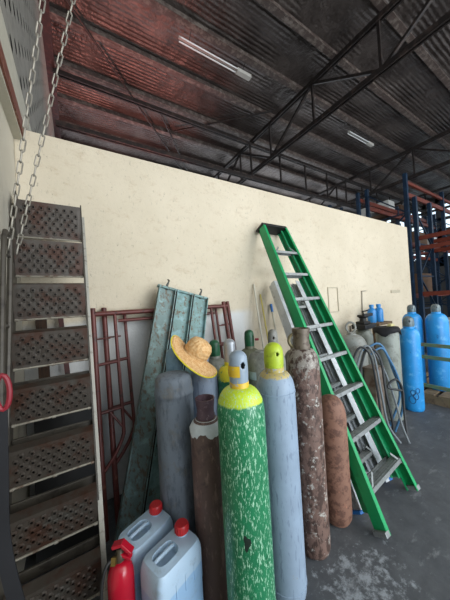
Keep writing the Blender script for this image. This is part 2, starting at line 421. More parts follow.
# ------------------------------------------------------------------ scaffold frames
m_scaf = worn('maroon_scaffold_paint', '#63302a', '#3d211c', 22, .55, .63, .45, .1, third='#8a5a48', lo3=.64, hi3=.7)
def scaffold(x, y, dy, label, z=0):
    t = thing('scaffolding', label, 'scaffolding', (x, y, 0))
    H = 1.68; lean = math.atan2(dy, H)
    def T(px, pz): return V((px, pz*math.sin(lean), pz*math.cos(lean)))
    W = 1.28
    for px in (0, W):
        bm = BM(); tube(bm, [T(px, 0.0), T(px, H+.02)], .021, 12); build('leg', bm, m_scaf, t, True)
    bm = BM(); tube(bm, [T(0, H-.03), T(W, H-.03)], .021, 12); build('top_bar', bm, m_scaf, t, True)
    bm = BM(); tube(bm, [T(.19, H-.10), T(W-.19, H-.10)], .014, 10); build('second_bar', bm, m_scaf, t, True)
    for s, o in ((1, 0), (-1, W)):
        bm = BM(); tube(bm, [T(o+s*.165, H-.04), T(o+s*.167, 1.2), T(o+s*.17, .74), T(o+s*.155, .64), T(o+s*.09, .53), T(o+s*.01, .44)], .014, 10, 5); build('inner_leg', bm, m_scaf, t, True)
        for z_ in (1.23, .86):
            bm = BM(); tube(bm, [T(o, z_), T(o+s*.167, z_+.01)], .013, 10); build('rung', bm, m_scaf, t, True)
        bm = BM(); tube(bm, [T(o-s*.0, 1.44), T(o+s*.12, 1.44)], .007, 8); build('lock_pin', bm, m_scaf, t, True)
        bm = BM(); tube(bm, [T(o+s*.07, .87), T(o+s*.165, .72)], .009, 8); build('brace', bm, m_scaf, t, True)
scaffold(.115, 2.0, .31, 'maroon tubular scaffold frame leaning on the wall, front one of two')
scaffold(.205, 2.06, .31, 'maroon tubular scaffold frame right behind another, against the wall')

# ------------------------------------------------------------------ teal scaffold deck
m_teal = worn('teal_paint', '#769490', '#63594a', 30, .54, .60, .6, .05, stretch=(1, 1, .8), third='#84a6aa', lo3=.5, hi3=.62, sc3=9)
m_tealw = worn('teal_paint_weathered', '#718684', '#62584a', 34, .50, .58, .6, .05, stretch=(1, 1, .5), third='#84a09f', lo3=.5, hi3=.62, sc3=8)
m_hook = worn('grey_hook', '#6f7370', '#4e4439', 20, .5, .6, .5, .5)
m_hole = plain('dark_opening', '#0b0b0b', .9)
ux = (V((1.17, 2.27, 1.72))-V((.66, 2.27, 1.86))).normalized()
tl, bl = V((.66, 2.27, 1.855)), V((.140, 1.90, .03))
uz = (tl-bl); Ld = uz.length; uz.normalize(); ux = (ux-uz*ux.dot(uz)).normalized(); un = ux.cross(uz)
t = thing('scaffold_deck', 'worn teal three-board steel scaffold deck with hooks leaning on the wall', 'scaffold deck', bl)
for k in range(3):
    bm = BM(); o = ux*(.010+k*.178)
    w = .164
    bar(bm, o+ux*w/2, o+ux*w/2+uz*Ld, w, .008, ux)
    bar(bm, o+ux*.004-un*.02*-1, o+ux*.004+uz*Ld+un*.02, .008, .045, ux)
    bar(bm, o+ux*(w-.004)+un*.02, o+ux*(w-.004)+uz*Ld+un*.02, .008, .045, ux)
    build('board', bm, m_tealw if k == 0 else m_teal, t)
bm = BM()
for k in (1, 2): bar(bm, ux*(k*.178+.0005)+un*.035, ux*(k*.178+.0005)+uz*Ld*.99+un*.035, .03, .004, ux)
build('backing_strip', bm, m_hole, t)
bm = BM(); bar(bm, uz*Ld, uz*Ld+ux*.54, .05, .022, un, .003); build('end_cap', bm, m_teal, t)
for k in (.09, .45):
    bm = BM(); b0 = ux*k+uz*(Ld)
    tube(bm, [b0+un*.01-uz*.02, b0+uz*.03, b0+uz*.06+ux*.008, b0+uz*.085+ux*.016-un*.01, b0+uz*.10+ux*.008-un*.03], [.012, .013, .009, .008, .007], 8, 0); build('hook', bm, m_hook, t, True)
bm = BM(); q = ux*.46+uz*(Ld-.12)-un*.0105
vs = [bm.verts.new(q+ux*.011*math.cos(k*PI/6)+uz*.011*math.sin(k*PI/6)) for k in range(12)]; bm.faces.new(vs)
build('bolt_hole', bm, m_hole, t)

# ------------------------------------------------------------------ gas cylinders
m_brass = plain('brass', '#8a7440', .35, .8, .3); m_valve = plain('dull_valve', '#5d5346', .45, .6, .3)
CAMA = lambda x, y: math.atan2(-y, -x)       # bearing of a spot towards the doorway side
def cylinder(x, y, H, R, mat, label, cap=None, capmat=None, caph=.2, capr=.05, style='dome', neckmat=None, ring=None, group=None, body_profile=None, z=0, face=0, hs=.0095):
    """H is the height of the body to the neck; the cap adds caph"""
    t = thing('gas_cylinder', label, 'gas cylinder', (x, y, z), 0, group)
    sh = R*1.0
    prof = [(0, .012), (R*.80, .012), (R*.86, 0), (R*.93, .006), (R*.985, .03), (R, .07)]
    prof += [(R, .07+(H-sh-.07)*k/6) for k in range(1, 7)]
    prof += [(r*1.0, zz) for r, zz in arc(R, H-sh, capr*.92, H, 9)][1:]
    prof += [(capr*.80, H+.012), (0, H+.012)]
    if body_profile: prof = body_profile
    bm = BM(); lathe(bm, prof, 44); build('body', bm, mat, t, True)
    if ring:
        for zz in ring:
            bm = BM(); lathe(bm, [(R-.002, zz-.006), (R+.003, zz-.004), (R+.003, zz+.004), (R-.002, zz+.006)], 44); build('weld_ring', bm, mat, t, True)
    ang = CAMA(x, y)+face
    if style in ('dome', 'round'):
        bm = BM(); lathe(bm, [(capr*.98, H-.012), (capr*1.0, H+.022), (capr*.95, H+.026), (0, H+.026)], 32); build('neck_ring', bm, neckmat or mat, t, True)
        b0 = H+.024; n = 22
        side = [(capr*(.96+.04*math.sin(PI*k/n)), b0+(caph-.024-capr*.9)*k/n) for k in range(n+1)]
        top = arc(side[-1][0], side[-1][1], 0, H+caph, 8)[1:]
        pr = side+top
        def hole(a, zz):
            for o in (ang+.15, ang+PI+.15):
                d = (a-o+PI) % (2*PI)-PI
                if (d*capr/hs)**2+((zz-(b0+caph*.48))/(hs*1.25))**2 < 1: return True
            return False
        pr = [p for i, p in enumerate(pr) if i == 0 or p != pr[i-1]]
        bm = BM(); lathe(bm, pr, 56, hole=hole)
        c = build('valve_cap', bm, capmat, t, True)
        so = c.modifiers.new('s', 'SOLIDIFY'); so.thickness = .004
        bm = BM(); lathe(bm, [(0, H+.02), (.018, H+.02), (.016, H+caph*.6), (0, H+caph*.62)], 12); build('valve', bm, m_valve, t, True)
    elif style == 'open':       # open collar around a bare valve
        n = 10; b0 = H
        pr = [(capr*.92, b0-.01), (capr*1.02, b0+.02), (capr*.93, b0+.03), (capr*.95, b0+caph*.5), (capr*1.05, b0+caph*.85), (capr*1.08, b0+caph)]
        pr += [(capr*.95, b0+caph), (capr*.85, b0+caph*.5), (capr*.8, b0+.03), (0, b0+.03)]
        bm = BM(); lathe(bm, pr, 32); build('collar', bm, capmat, t, True)
        bm = BM(); lathe(bm, [(0, H), (.020, H), (.018, H+caph*.55), (.010, H+caph*.6), (.010, H+caph*.8), (0, H+caph*.8)], 12); build('valve', bm, m_valve, t, True)
    elif style == 'loop':       # cast ring guard with big openings
        bm = BM(); lathe(bm, [(capr*.7, H-.01), (capr*.8, H+.03), (capr*.6, H+.04), (0, H+.04)], 24); build('neck_ring', bm, capmat, t, True)
        bm = BM(); cc = V((0, 0, H+caph*.58)); s = V((-math.sin(ang), math.cos(ang), 0)); R2 = caph*.40
        tube(bm, [cc+s*math.cos(k*PI/10)*R2*.82+V((0, 0, 1))*math.sin(k*PI/10)*R2 for k in range(20)], .015, 8, closed=True)
        build('valve_guard', bm, capmat, t, True)
        bm = BM(); lathe(bm, [(0, H+.02), (.02, H+.02), (.016, H+caph*.7), (0, H+caph*.7)], 12); build('valve', bm, m_valve, t, True)
    return t
# foreground row
m_green = worn('green_flaked', '#22794f', '#a2ccae', 120, .545, .60, .38, 0, stretch=(1.2, 1.2, .32), shoulder='#b9cf2b', zsh=1.18, wob=.02, bmp=.15, third='#0f4f30', lo3=.62, hi3=.70, sc3=12, off=(1, 0, 0))
m_capblue = worn('blue_grey_cap', '#8f9fae', '#c8b347', 14, .60, .64, .4, shoulder='#8f9fae', zsh=5, bmp=.1)
m_yellow = worn('yellow_ring', '#d9b32c', '#8f9fae', 18, .55, .62, .45)
g = cylinder(.660, .985, 1.245, .115, m_green, 'tall green cylinder with lime shoulder and flaked paint, front middle', capmat=m_capblue, caph=.175, capr=.047, neckmat=m_yellow, face=.35, hs=.013)
bm = BM(); an = CAMA(.660, .985)
rr = .0475
def patch(bm, R, a0, a1, z0, z1, n=10, m=4):
    g_ = [[bm.verts.new((R*math.cos(a0+(a1-a0)*i/n), R*math.sin(a0+(a1-a0)*i/n), z0+(z1-z0)*j/m)) for i in range(n+1)] for j in range(m+1)]
    for j in range(m):
        for i in range(n): bm.faces.new((g_[j][i], g_[j][i+1], g_[j+1][i+1], g_[j+1][i]))
patch(bm, rr+.0035, an-1.4, an+.12, 1.30, 1.352); build('yellow_patch', bm, m_yellow, g, True)
m_burn = plain('burn_mark', '#14261c', .7)
bm = BM(); vs = []
for k in range(14):
    a_ = 2*PI*k/14; q_ = 1+.3*math.sin(3*a_+1)
    vs.append(bm.verts.new((.1156*math.cos(an-.05+math.cos(a_)*.13*q_), .1156*math.sin(an-.05+math.cos(a_)*.13*q_), .60+.032*math.sin(a_)*q_)))
bm.faces.new(vs); build('burn_mark', bm, m_burn, g)
m_black = plain('matt_black', '#141414', .6, 0, .2)
m_capl = worn('lime_cap', '#b3c832', '#8fa02a', 20, .5, .6, .45, bmp=.6)
m_bluegrey = worn('grey_blue_scraped', '#8d9fb2', '#6f7f92', 34, .55, .62, .5, stretch=(2.2, 2.2, .35), third='#8c8468', lo3=.66, hi3=.74, sc3=16, bmp=.12, off=(5, 0, 0), shoulder='#b3a36a', zsh=1.222, wob=.05)
m_ocre = worn('ochre_neck', '#b3a051', '#8d9fb2', 14, .5, .6)
g = cylinder(.962, 1.063, 1.245, .109, m_bluegrey, 'grey-blue cylinder with a lime green cap, right of the tall green one', capmat=m_capl, caph=.165, capr=.056, neckmat=m_ocre, ring=[1.135, .075], face=.25)
m_rusty = worn('rusty_brown', '#725a50', '#44322b', 26, .47, .56, .6, .1, stretch=(1, 1, .6), third='#a8a49c', lo3=.57, hi3=.64, sc3=24, shoulder='#8b847c', zsh=1.19, wob=.35, bmp=.4, off=(2, 4, 0))
m_collar = worn('dull_collar', '#6f6457', '#4a3d33', 18, .5, .6, .5, .3)
cylinder(1.285, 1.136, 1.32, .106, m_rusty, 'rusty brown scarred cylinder with open collar, beside the green ladder', style='open', capmat=m_collar, caph=.135, capr=.055)
m_rust2 = worn('red_rust', '#86614f', '#5c3e32', 20, .48, .6, .7, .05, third='#a8705a', lo3=.6, hi3=.7, sc3=16, bmp=.5)
Rr = .102
pr = [(0, .0), (Rr*.5, .0), (Rr*.8, .012), (Rr*.96, .045), (Rr, .09)]+[(Rr, .09+.68*k/5) for k in range(1, 6)]+arc(Rr, .77, .03, .915, 9)[1:]+[(.02, .92), (0, .92)]
cylinder(1.589, 1.163, .92, Rr, m_rust2, 'short reddish rusted cylinder tucked behind the rusty brown one', style='none', body_profile=pr)
m_dgrey = worn('dark_blue_grey', '#727c87', '#565e68', 18, .5, .62, .55, 0, stretch=(1.5, 1.5, .5), third='#6c6a66', lo3=.55, hi3=.68, sc3=8, bmp=.35, off=(7, 1, 0))
Rg = .118
pr = [(0, .01), (Rg*.85, 0), (Rg*.97, .02), (Rg, .06)]+[(Rg, .06+1.02*k/5) for k in range(1, 6)]+[(Rg*1.0, 1.10), (Rg*1.03, 1.105), (Rg*1.03, 1.12), (Rg*1.0, 1.125), (Rg*.985, 1.17), (Rg*.94, 1.20), (Rg*.84, 1.217), (Rg*.6, 1.226), (Rg*.3, 1.23), (0, 1.231)]
cylinder(.507, 1.505, 1.2, Rg, m_dgrey, 'dark grey-blue cylinder with flat domed top, before the teal deck', style='none', body_profile=pr)
m_lblue = worn('light_blue_paint', '#8fb2c9', '#7498ae', 16, .52, .62, .5)
cylinder(.602, 1.75, 1.15, .100, m_lblue, 'light blue cylinder whose cap shows above the dark grey one', capmat=m_lblue, caph=.195, capr=.06, face=1.5)
m_bgrey2 = worn('slate_blue_paint', '#95a3b8', '#78869b', 24, .53, .62, .5, stretch=(2, 2, .4), third='#9a8f94', lo3=.6, hi3=.7)
cylinder(.778, 1.63, 1.20, .105, m_bgrey2, 'slate blue cylinder carrying the straw hat', capmat=m_bgrey2, caph=.05, capr=.045, style='open')
m_maroon = worn('maroon_grey_paint', '#66534e', '#826c64', 26, .54, .62, .5, 0, stretch=(1.6, 1.6, .4), third='#3f3234', lo3=.55, hi3=.7, bmp=.2, off=(9, 3, 0))
m_plum = worn('plum_collar', '#65515c', '#8a7a82', 20, .56, .62, .45, .2)
mc = cylinder(.603, 1.262, 1.010, .092, m_maroon, 'dark maroon cylinder with torn white paper round its neck, behind the cans', style='open', capmat=m_plum, caph=.11, capr=.052)
m_paper = plain('torn_paper', '#d2dbe0', .8, 0, .15, 30)
bm = BM(); n = 48; rg = []
for k in range(n):
    a = 2*PI*k/n; j = random.uniform(-.018, .006)+.012*math.sin(5*a)
    rg.append([bm.verts.new((R*math.cos(a), R*math.sin(a), zz)) for R, zz in ((.058, 1.008), (.080, .988), (.0935, .962+j*.4), (.0960, .952+j*1.0))])
for k in range(n):
    A, B = rg[k], rg[(k+1) % n]
    for i in range(3): bm.faces.new((A[i], A[i+1], B[i+1], B[i]))
build('paper_wrap', bm, m_paper, mc, True)
# back row
m_gy = worn('green_yellow_shoulder', '#1f6b49', '#3f8a63', 24, .55, .6, .45, shoulder='#c9c22c', zsh=1.10)
m_silver = worn('silver_cap', '#a9aeb4', '#2f7a55', 10, .60, .66, .35, .4)
cylinder(.948, 1.515, 1.20, .100, m_gy, 'green cylinder with yellow shoulder, behind the tall green one', capmat=m_silver, caph=.19, capr=.045, face=1.2)
m_gcap = worn('dark_green_cap', '#1f5a3c', '#123d28', 16, .5, .6, .4)
m_greybody = worn('grey_khaki_body', '#7d7f77', '#5f6058', 18, .5, .62, .5, 0, third='#97968c', lo3=.6, hi3=.7)
cylinder(1.03, 1.90, 1.17, .108, m_greybody, 'grey cylinder with dark green cap, next to the straw hat brim', capmat=m_gcap, caph=.165, capr=.05, face=1.2)
m_olive = worn('olive_grey', '#6c6f5a', '#54513f', 18, .5, .62, .5)
cc = cylinder(1.36, 1.82, 1.22, .105, m_olive, 'olive grey cylinder with dark green cap, close to the wall', capmat=m_gcap, caph=.175, capr=.045, face=.9)
bm = BM(); tube(bm, [(.045, -.03, 1.30), (.075, -.045, 1.30)], .012, 8); build('red_plug', bm, m_red, cc, True)
m_grey3 = worn('mid_grey_body', '#83867f', '#66685f', 20, .5, .62, .5, 0, third='#9c9b92', lo3=.6, hi3=.7, off=(2, 2, 2))
cc = cylinder(1.225, 1.505, 1.25, .112, m_grey3, 'mid grey cylinder with a pale round sticker on its shoulder', style='none')
m_stick = plain('pale_sticker', '#b6cad2', .5, 0, .25, 60); an = CAMA(1.225, 1.505)
bm = BM(); patch(bm, .1135, an-.95, an-.35, 1.06, 1.12); build('sticker', bm, m_stick, cc, True)
m_gcap2 = worn('grey_cap', '#8b8b85', '#6b6a60', 16, .5, .6, .5)
cylinder(1.47, 1.62, 1.21, .100, m_grey3, 'grey cylinder with plain grey cap, behind the lime capped one', capmat=m_gcap2, caph=.19, capr=.043)
m_khaki = worn('khaki_guard', '#7a704f', '#5d543a', 16, .5, .6, .5, .2)
cylinder(1.675, 1.56, 1.19, .100, m_olive, 'olive cylinder with khaki ring guard, left of the green ladder', style='loop', capmat=m_khaki, caph=.15, capr=.05)
# far group on the right
m_farg = worn('far_grey', '#8a8d88', '#6a655c', 10, .5, .64, .5, 0, third='#76695c', lo3=.58, hi3=.7)
cylinder(3.17, 1.93, 1.13, .185, m_farg, 'wide grey tank with ring guard, nearest the green ladder', style='loop', capmat=m_gcap2, caph=.17, capr=.07, ring=[.95])
m_farg2 = worn('far_grey_green', '#8b9189', '#6e7068', 12, .5, .64, .5)
cylinder(3.80, 2.12, 1.13, .135, m_farg2, 'grey tank carrying the black pump head, between two grey tanks', style='none')
c3x, c3y = 3.56, 1.66
cylinder(c3x, c3y, 1.20, .135, m_farg2, 'grey-green tank with flat top, under the black cloth', style='none', body_profile=[(0, 0), (.12, 0), (.135, .03), (.135, 1.12), (.13, 1.16), (.11, 1.18), (0, 1.185)])
m_bblue = worn('bright_blue', '#2590d6', '#5aa9dd', 12, .56, .68, .4, 0, third='#1a5f96', lo3=.64, hi3=.72, sc3=9, bmp=.15)
m_bcap = worn('teal_grey_cap', '#5f6f74', '#7f8484', 14, .5, .6, .4, .3)
b1 = cylinder(4.03, 1.59, 1.15, .122, m_bblue, 'bright blue cylinder standing on the floor, in front of the green cage', capmat=m_bcap, caph=.17, capr=.068)
bm = BM(); an = CAMA(4.03, 1.59)
def onb(a, zz): return V((.1235*math.cos(a), .1235*math.sin(a), zz))
for (a0, z0, ra) in ((an+.25, .22, .04), (an-.1, .17, .05), (an+.0, .27, .035), (an+.45, .30, .03)):
    tube(bm, [onb(a0+ra*7*math.cos(k*PI/5)*.9, z0+ra*math.sin(k*PI/5)*1.1) for k in range(10)], .0035, 5, closed=True)
m_ink = plain('dark_scribble', '#17355a', .7); build('scribble', bm, m_ink, b1)
# cage with pallet under the other two
pz = .14
m_pal = worn('pallet_wood', '#7b6a50', '#56493a', 12, .5, .62, .8, stretch=(1, 1, 1), var=.3)
pt = thing('wooden_pallet', 'weathered wooden pallet under the two blue cylinders on the right', 'pallet', (4.40, .68, 0))
for k in range(7):
    bm = BM(); box(bm, 0, 1.2, k*.2, k*.2+.15, pz-.022, pz, .003); build('deck_board', bm, m_pal, pt)
for xx in (.0, .55, 1.1):
    bm = BM(); box(bm, xx, xx+.1, 0, 1.35, .02, pz-.022); build('bearer', bm, m_pal, pt)
    bm = BM(); box(bm, xx, xx+.1, 0, 1.35, 0, .02); build('base_board', bm, m_pal, pt)
cylinder(4.70, 1.80, 1.17, .135, m_bblue, 'bright blue cylinder at the back, half behind the one on the floor', capmat=m_bcap, caph=.15, capr=.06, z=pz)
b3 = cylinder(4.76, 1.50, 1.17, .140, m_bblue, 'rightmost bright blue cylinder, standing on the pallet behind green rails', capmat=m_bcap, caph=.15, capr=.06, z=pz)
m_cage = worn('faded_green_rail', '#5f7a5b', '#6e6347', 14, .5, .62, .6)
cg = thing('steel_cage', 'faded green railed cage round the blue cylinders on the pallet', 'cage', (4.34, .68, pz))
# rails along Y in front (x small) and the side
for zz in (.11, .53, .71):
    bm = BM(); box(bm, 0, .03, 0, 1.32, zz, zz+.05, .004); build('rail', bm, m_cage, cg)
    bm = BM(); box(bm, 0, 1.2, 1.29, 1.32, zz, zz+.05, .004); build('rail', bm, m_cage, cg)
for (xx, yy) in ((0, 1.29), (0, 0), (1.17, 1.29), (1.17, 0)):
    bm = BM(); box(bm, xx, xx+.035, yy, yy+.035, 0, .80, .004); build('post', bm, m_cage, cg)

# things on the grey tanks
t = thing('pump_head', 'black machine head with handle sitting on the grey tank', 'machine', (3.79, 2.10, 1.141))
bm = BM(); box(bm, -.17, .15, -.12, .10, 0, .07, .012); box(bm, -.09, .09, -.07, .07, .07, .11, .01); build('housing', bm, m_black, t)
bm = BM(); lathe(bm, [(0, .11), (.05, .11), (.045, .16), (.08, .18), (.08, .21), (0, .215)], 16); build('knob', bm, m_black, t, True)
bm = BM(); box(bm, -.13, .11, -.10, -.06, .19, .235, .008); tube(bm, [(-.12, -.08, .21), (-.14, -.08, .27), (.0, -.08, .28)], .012, 8); build('handle', bm, m_black, t)
m_cyan = worn('blue_plastic', '#2b86c9', '#1f5f9b', 10, .55, .65, .35)
for (x, y, l, h) in ((4.25, 2.2, 'left one of two small bright blue bottles by the wall', .29), (4.44, 2.18, 'right one of two small bright blue bottles by the wall', .29)):
    t = thing('blue_bottle', l, 'bottle', (x, y, 1.19), 0, 'blue bottles on the shelf')
    bm = BM(); lathe(bm, [(0, 0), (.062, 0), (.066, .02), (.066, .19), (.05, .225), (.03, .24), (.03, .26), (0, .26)], 24); build('body', bm, m_cyan, t, True)
    bm = BM(); lathe(bm, [(0, .255), (.036, .255), (.036, .30), (0, .302)], 16); build('cap', bm, m_cyan, t, True)
m_shelf = worn('brown_shelf_wood', '#6f5a42', '#4c3d2e', 9, .5, .62, .8)
t = thing('workbench_stand', 'small brown wooden stand behind the grey tanks, by the wall', 'stand', (4.36, 2.2, 0))
bm = BM(); box(bm, -.22, .22, -.16, .16, 1.15, 1.19, .004); build('top', bm, m_shelf, t)
for xx in (-.2, .17):
    for yy in (-.14, .12):
        bm = BM(); box(bm, xx, xx+.035, yy, yy+.035, 0, 1.15); build('leg', bm, m_shelf, t)
m_cloth = plain('black_cloth', '#1a1a1e', .85, 0, .3)
bm = BM(); n = 20; R = []
for j, (rd, zz) in enumerate(((.0, 1.215), (.07, 1.213), (.13, 1.208), (.152, 1.175), (.155, 1.13))):
    ring = []
    for k in range(n):
        a = 2*PI*k/n; w = 1+(.10*math.sin(3*a)+.06*math.sin(7*a))*(j >= 3)
        ring.append(bm.verts.new((c3x+rd*math.cos(a)*(w if j < 3 else 1+.02*math.sin(5*a)), c3y+rd*math.sin(a), zz+(.0 if j < 3 else .03*math.sin(3*a+1)+.012*math.sin(7*a)) - (0 if j else -.01))))
    R.append(ring)
for A, B in zip(R, R[1:]):
    for k in range(n): bm.faces.new((A[k], A[(k+1) % n], B[(k+1) % n], B[k]))
o = build('black_cloth', bm, m_cloth, None, True); so = o.modifiers.new('s', 'SOLIDIFY'); so.thickness = .004; so.offset = 1
tag(o, 'crumpled black cloth draped on the flat topped grey-green tank', 'cloth')
m_yelp = plain('pale_yellow_tag', '#c9c08a', .7)
bm = BM(); box(bm, -.05, .05, -.03, .03, 0, .012, .003); box(bm, -.035, .03, -.02, .02, .012, .03, .003)
o = build('paper_packet', bm, m_yelp, None, False, (c3x-.02, c3y-.06, 1.227)); tag(o, 'pale yellow paper packet lying on the black cloth', 'packet')

# hoses draped from the tanks to the floor
def hose(col, pts, r, label):
    pts = [(x-.24*(1-z), y+.06*(1-z), z) for x, y, z in pts]
    bm = BM(); tube(bm, pts, r, 8, 8); tag(build('rubber_hose', bm, col, None, True), label, 'hose', 'hoses draped by the grey tanks')
m_hb = plain('blue_hose', '#3f6f96', .5); m_hk = plain('black_hose', '#25282b', .55); m_hg = plain('grey_hose', '#6d7478', .5)
hose(m_hb, [(2.96, 1.66, 0.98), (3.08, 1.55, 1.06), (3.22, 1.48, .88), (3.36, 1.4, .6), (3.42, 1.36, .3), (3.40, 1.40, .013)], .013, 'blue hose arching highest over the bundle to the blue cylinder')
hose(m_hb, [(3.0, 1.60, .93), (3.12, 1.52, 1.0), (3.3, 1.46, .74), (3.47, 1.42, .4), (3.5, 1.5, .013)], .012, 'second blue hose just under the highest one')
hose(m_hk, [(2.86, 1.62, .70), (2.93, 1.6, 1.02), (3.05, 1.5, .9), (3.12, 1.42, .5), (3.20, 1.36, .2), (3.24, 1.36, .014)], .014, 'thick black hose in the middle of the draped bundle')
hose(m_hg, [(2.80, 1.66, .6), (2.88, 1.62, 1.03), (2.97, 1.54, .95), (3.03, 1.44, .55), (3.10, 1.36, .2), (3.2, 1.26, .012)], .012, 'grey hose left of the black one in the bundle')
hose(m_hk, [(2.78, 1.72, .5), (2.82, 1.66, 1.0), (2.92, 1.56, .96), (2.97, 1.46, .6), (3.06, 1.40, .2), (3.12, 1.34, .013)], .013, 'black hose at the left side of the draped bundle')
hose(m_hg, [(2.98, 1.70, .6), (3.0, 1.64, 1.02), (3.14, 1.50, .78), (3.26, 1.40, .45), (3.3, 1.3, .15), (3.26, 1.2, .012)], .012, 'grey hose falling farthest towards the camera')
hose(m_hk, [(3.30, 1.34, .52), (3.18, 1.44, .56), (3.26, 1.40, .64), (3.36, 1.36, .52), (3.38, 1.32, .25), (3.34, 1.25, .014)], .013, 'short black hose looping halfway up beside the blue ones')
m_ox = worn('oxide_crate', '#7d7266', '#5f4a3c', 8, .48, .6, .8)
t = thing('timber_crate', 'dusty low crate of timber behind the hoses', 'crate', (3.22, 1.62, 0))
bm = BM(); box(bm, -.14, .06, -.02, .12, 0, .72, .01); build('box', bm, m_ox, t)
bm = BM(); box(bm, -.15, .07, -.03, .13, .72, .745, .004); build('lid', bm, m_ox, t)

# ------------------------------------------------------------------ ladders
m_fg = worn('green_fibreglass', '#129a5b', '#0d7d49', 10, .5, .7, .4, 0, bmp=.05, third='#3fb583', lo3=.66, hi3=.75)
m_fgd = worn('green_fibreglass_dusty', '#23915d', '#3d8f68', 12, .5, .65, .5)
m_alu = worn('aluminium', '#d3d7da', '#a5a9ac', 20, .5, .66, .35, .3, bmp=.05)
m_alud = worn('aluminium_step', '#8f9392', '#6e7170', 24, .5, .62, .45, .35)
def lerp(a, b_, t): return V(a)+(V(b_)-V(a))*t
def step_ladder(name, label, LB, RB, LT, RT, nst, mr, ms, rearm, off_b, off_t, w=.075, blade=.03, feet=None, cap=True, flen=.032):
    LB, RB, LT, RT = map(V, (LB, RB, LT, RT))
    base = (LB+RB)/2; base.z = 0
    t = thing(name, label, 'ladder', base)
    LB, RB, LT, RT = LB-base, RB-base, LT-base, RT-base
    sd = (RB-LB).normalized(); u = ((LT+RT)/2-(LB+RB)/2).normalized(); nrm = sd.cross(u).normalized()   # away from the wall
    if nrm.y > 0: nrm = -nrm
    for A, B, s in ((LB, LT, 1), (RB, RT, -1)):
        bm = BM()
        bar(bm, A, B, .006, w, sd, od=0)                          # web
        bar(bm, A, B, blade, .006, sd, ow=s*blade/2, od=w/2-.003); bar(bm, A, B, blade, .006, sd, ow=s*blade/2, od=-w/2+.003)
        for q in (.28, .72): bar(bm, A, B, .005, .006, sd, ow=s*blade*q, od=w/2+.002)
        build('rail', bm, mr, t)
        # rear rail folded behind
        bm = BM(); A2 = A+sd*s*.035-nrm*off_b; B2 = B+sd*s*.03-nrm*off_t
        A2 = A2+(B2-A2)*.035
        bar(bm, A2, B2, .006, w*.8, sd); bar(bm, A2, B2, blade*.9, .006, sd, ow=s*blade*.45, od=w*.4-.003); bar(bm, A2, B2, blade*.9, .006, sd, ow=s*blade*.45, od=-w*.4+.003)
        build('rear_rail', bm, rearm, t)
        bm = BM(); bar(bm, A-u*.001+V((0, 0, .0)), A+u*flen, .05, w+.008, sd, .004); build('foot', bm, feet or ms, t)
    for k in range(1, nst+1):
        f = k/(nst+1)-.025
        a, b_ = lerp(LB, LT, f), lerp(RB, RT, f)
        bm = BM(); upv = V((0, 0, 1))
        fw = V((0, -1, .24)).normalized(); upv = V((0, .24, 1)).normalized(); dp = w*.86
        # tread with a turned-down front lip
        s0, s1 = a+sd*.004, b_-sd*.004
        bar(bm, s0, s1, dp, .004, fw); bar(bm, s0+fw*dp/2-upv*.014, s1+fw*dp/2-upv*.014, .004, .03, fw); bar(bm, s0-fw*dp/2-upv*.010, s1-fw*dp/2-upv*.010, .004, .022, fw)
        for q in (-.25, 0, .25): bar(bm, s0+fw*dp*q+upv*.003, s1+fw*dp*q+upv*.003, .006, .003, fw)
        stp = build('step', bm, ms, t)
        if k % 2 == 1 and k < nst:
            a2, b2 = a+sd*.035-nrm*(off_b+(off_t-off_b)*f), b_-sd*.035-nrm*(off_b+(off_t-off_b)*f)
            bm = BM(); bar(bm, a2, b2, .03, .012, u); build('rear_brace', bm, ms, t)
    # gusset braces under the first and last step
    for f in (1/(nst+1), nst/(nst+1)):
        a, b_ = lerp(LB, LT, f), lerp(RB, RT, f)
        for P_, s in ((a, 1), (b_, -1)):
            bm = BM(); bar(bm, P_+sd*s*.13+nrm*.03-V((0, 0, .012)), P_+sd*s*.008-u*.13+nrm*.03, .018, .004, nrm.cross(u)); build('gusset', bm, ms, t)
    if cap:
        bm = BM(); a, b_ = LT+u*.015, RT+u*.015
        bar(bm, a-sd*.01-nrm*.03, b_+sd*.01-nrm*.03, .035, w+.06, u, .006); build('top_cap', bm, m_black if cap == 'dark' else ms, t)
    return t
m_bluef = plain('blue_foot', '#2f77c4', .5)
gl = step_ladder('step_ladder', 'long green fibreglass stepladder leaning folded on the wall', (1.69, .90, .026), (2.315, .955, .026), (1.985, 2.27, 2.57), (2.385, 2.27, 2.57), 8, m_fg, m_alud, m_fgd, .075, .05, .085, .034, None, 'dark')
al = step_ladder('step_ladder', 'shorter aluminium stepladder with blue feet behind the green one', (1.735, 1.09, .022), (2.26, 1.13, .022), (2.075, 2.235, 1.88), (2.53, 2.235, 1.87), 6, m_alu, m_alud, m_alu, .095, .07, .07, .078, m_bluef, False, .022)
# poles near the alu ladder
m_wp = plain('pale_pole', '#c9c4b4', .5, .2); m_yp = plain('yellow_pole', '#c8b75a', .5)
for (a, b_, r, mt, l) in (((1.70, 1.85, 0), (1.90, 2.385, 1.87), .011, m_wp, 'thin pale pole leaning left of the green ladder'), ((1.90, 1.80, 0), (2.16, 2.375, 1.60), .012, m_wp, 'pale pole with blue tip leaning beside the ladder'), ((1.80, 1.85, 0), (2.0, 2.385, 1.74), .009, m_yp, 'thin yellow pole leaning between the two pale poles')):
    t = thing('pole', l, 'pole', a, 0)
    o = V(a); bm = BM(); tube(bm, [(0, 0, 0.0), V(b_)-o], r, 10); build('shaft', bm, mt, t, True)
    if 'blue' in l:
        d = (V(b_)-o).normalized(); bm = BM(); tube(bm, [V(b_)-o-d*.10, V(b_)-o+d*.006], r+.005, 10); build('tip', bm, m_bluef, t, True)
bm = BM(); bar(bm, (2.20, 1.62, 0), (2.62, 2.37, 1.52), .05, .012, (1, 0, 0), .002)
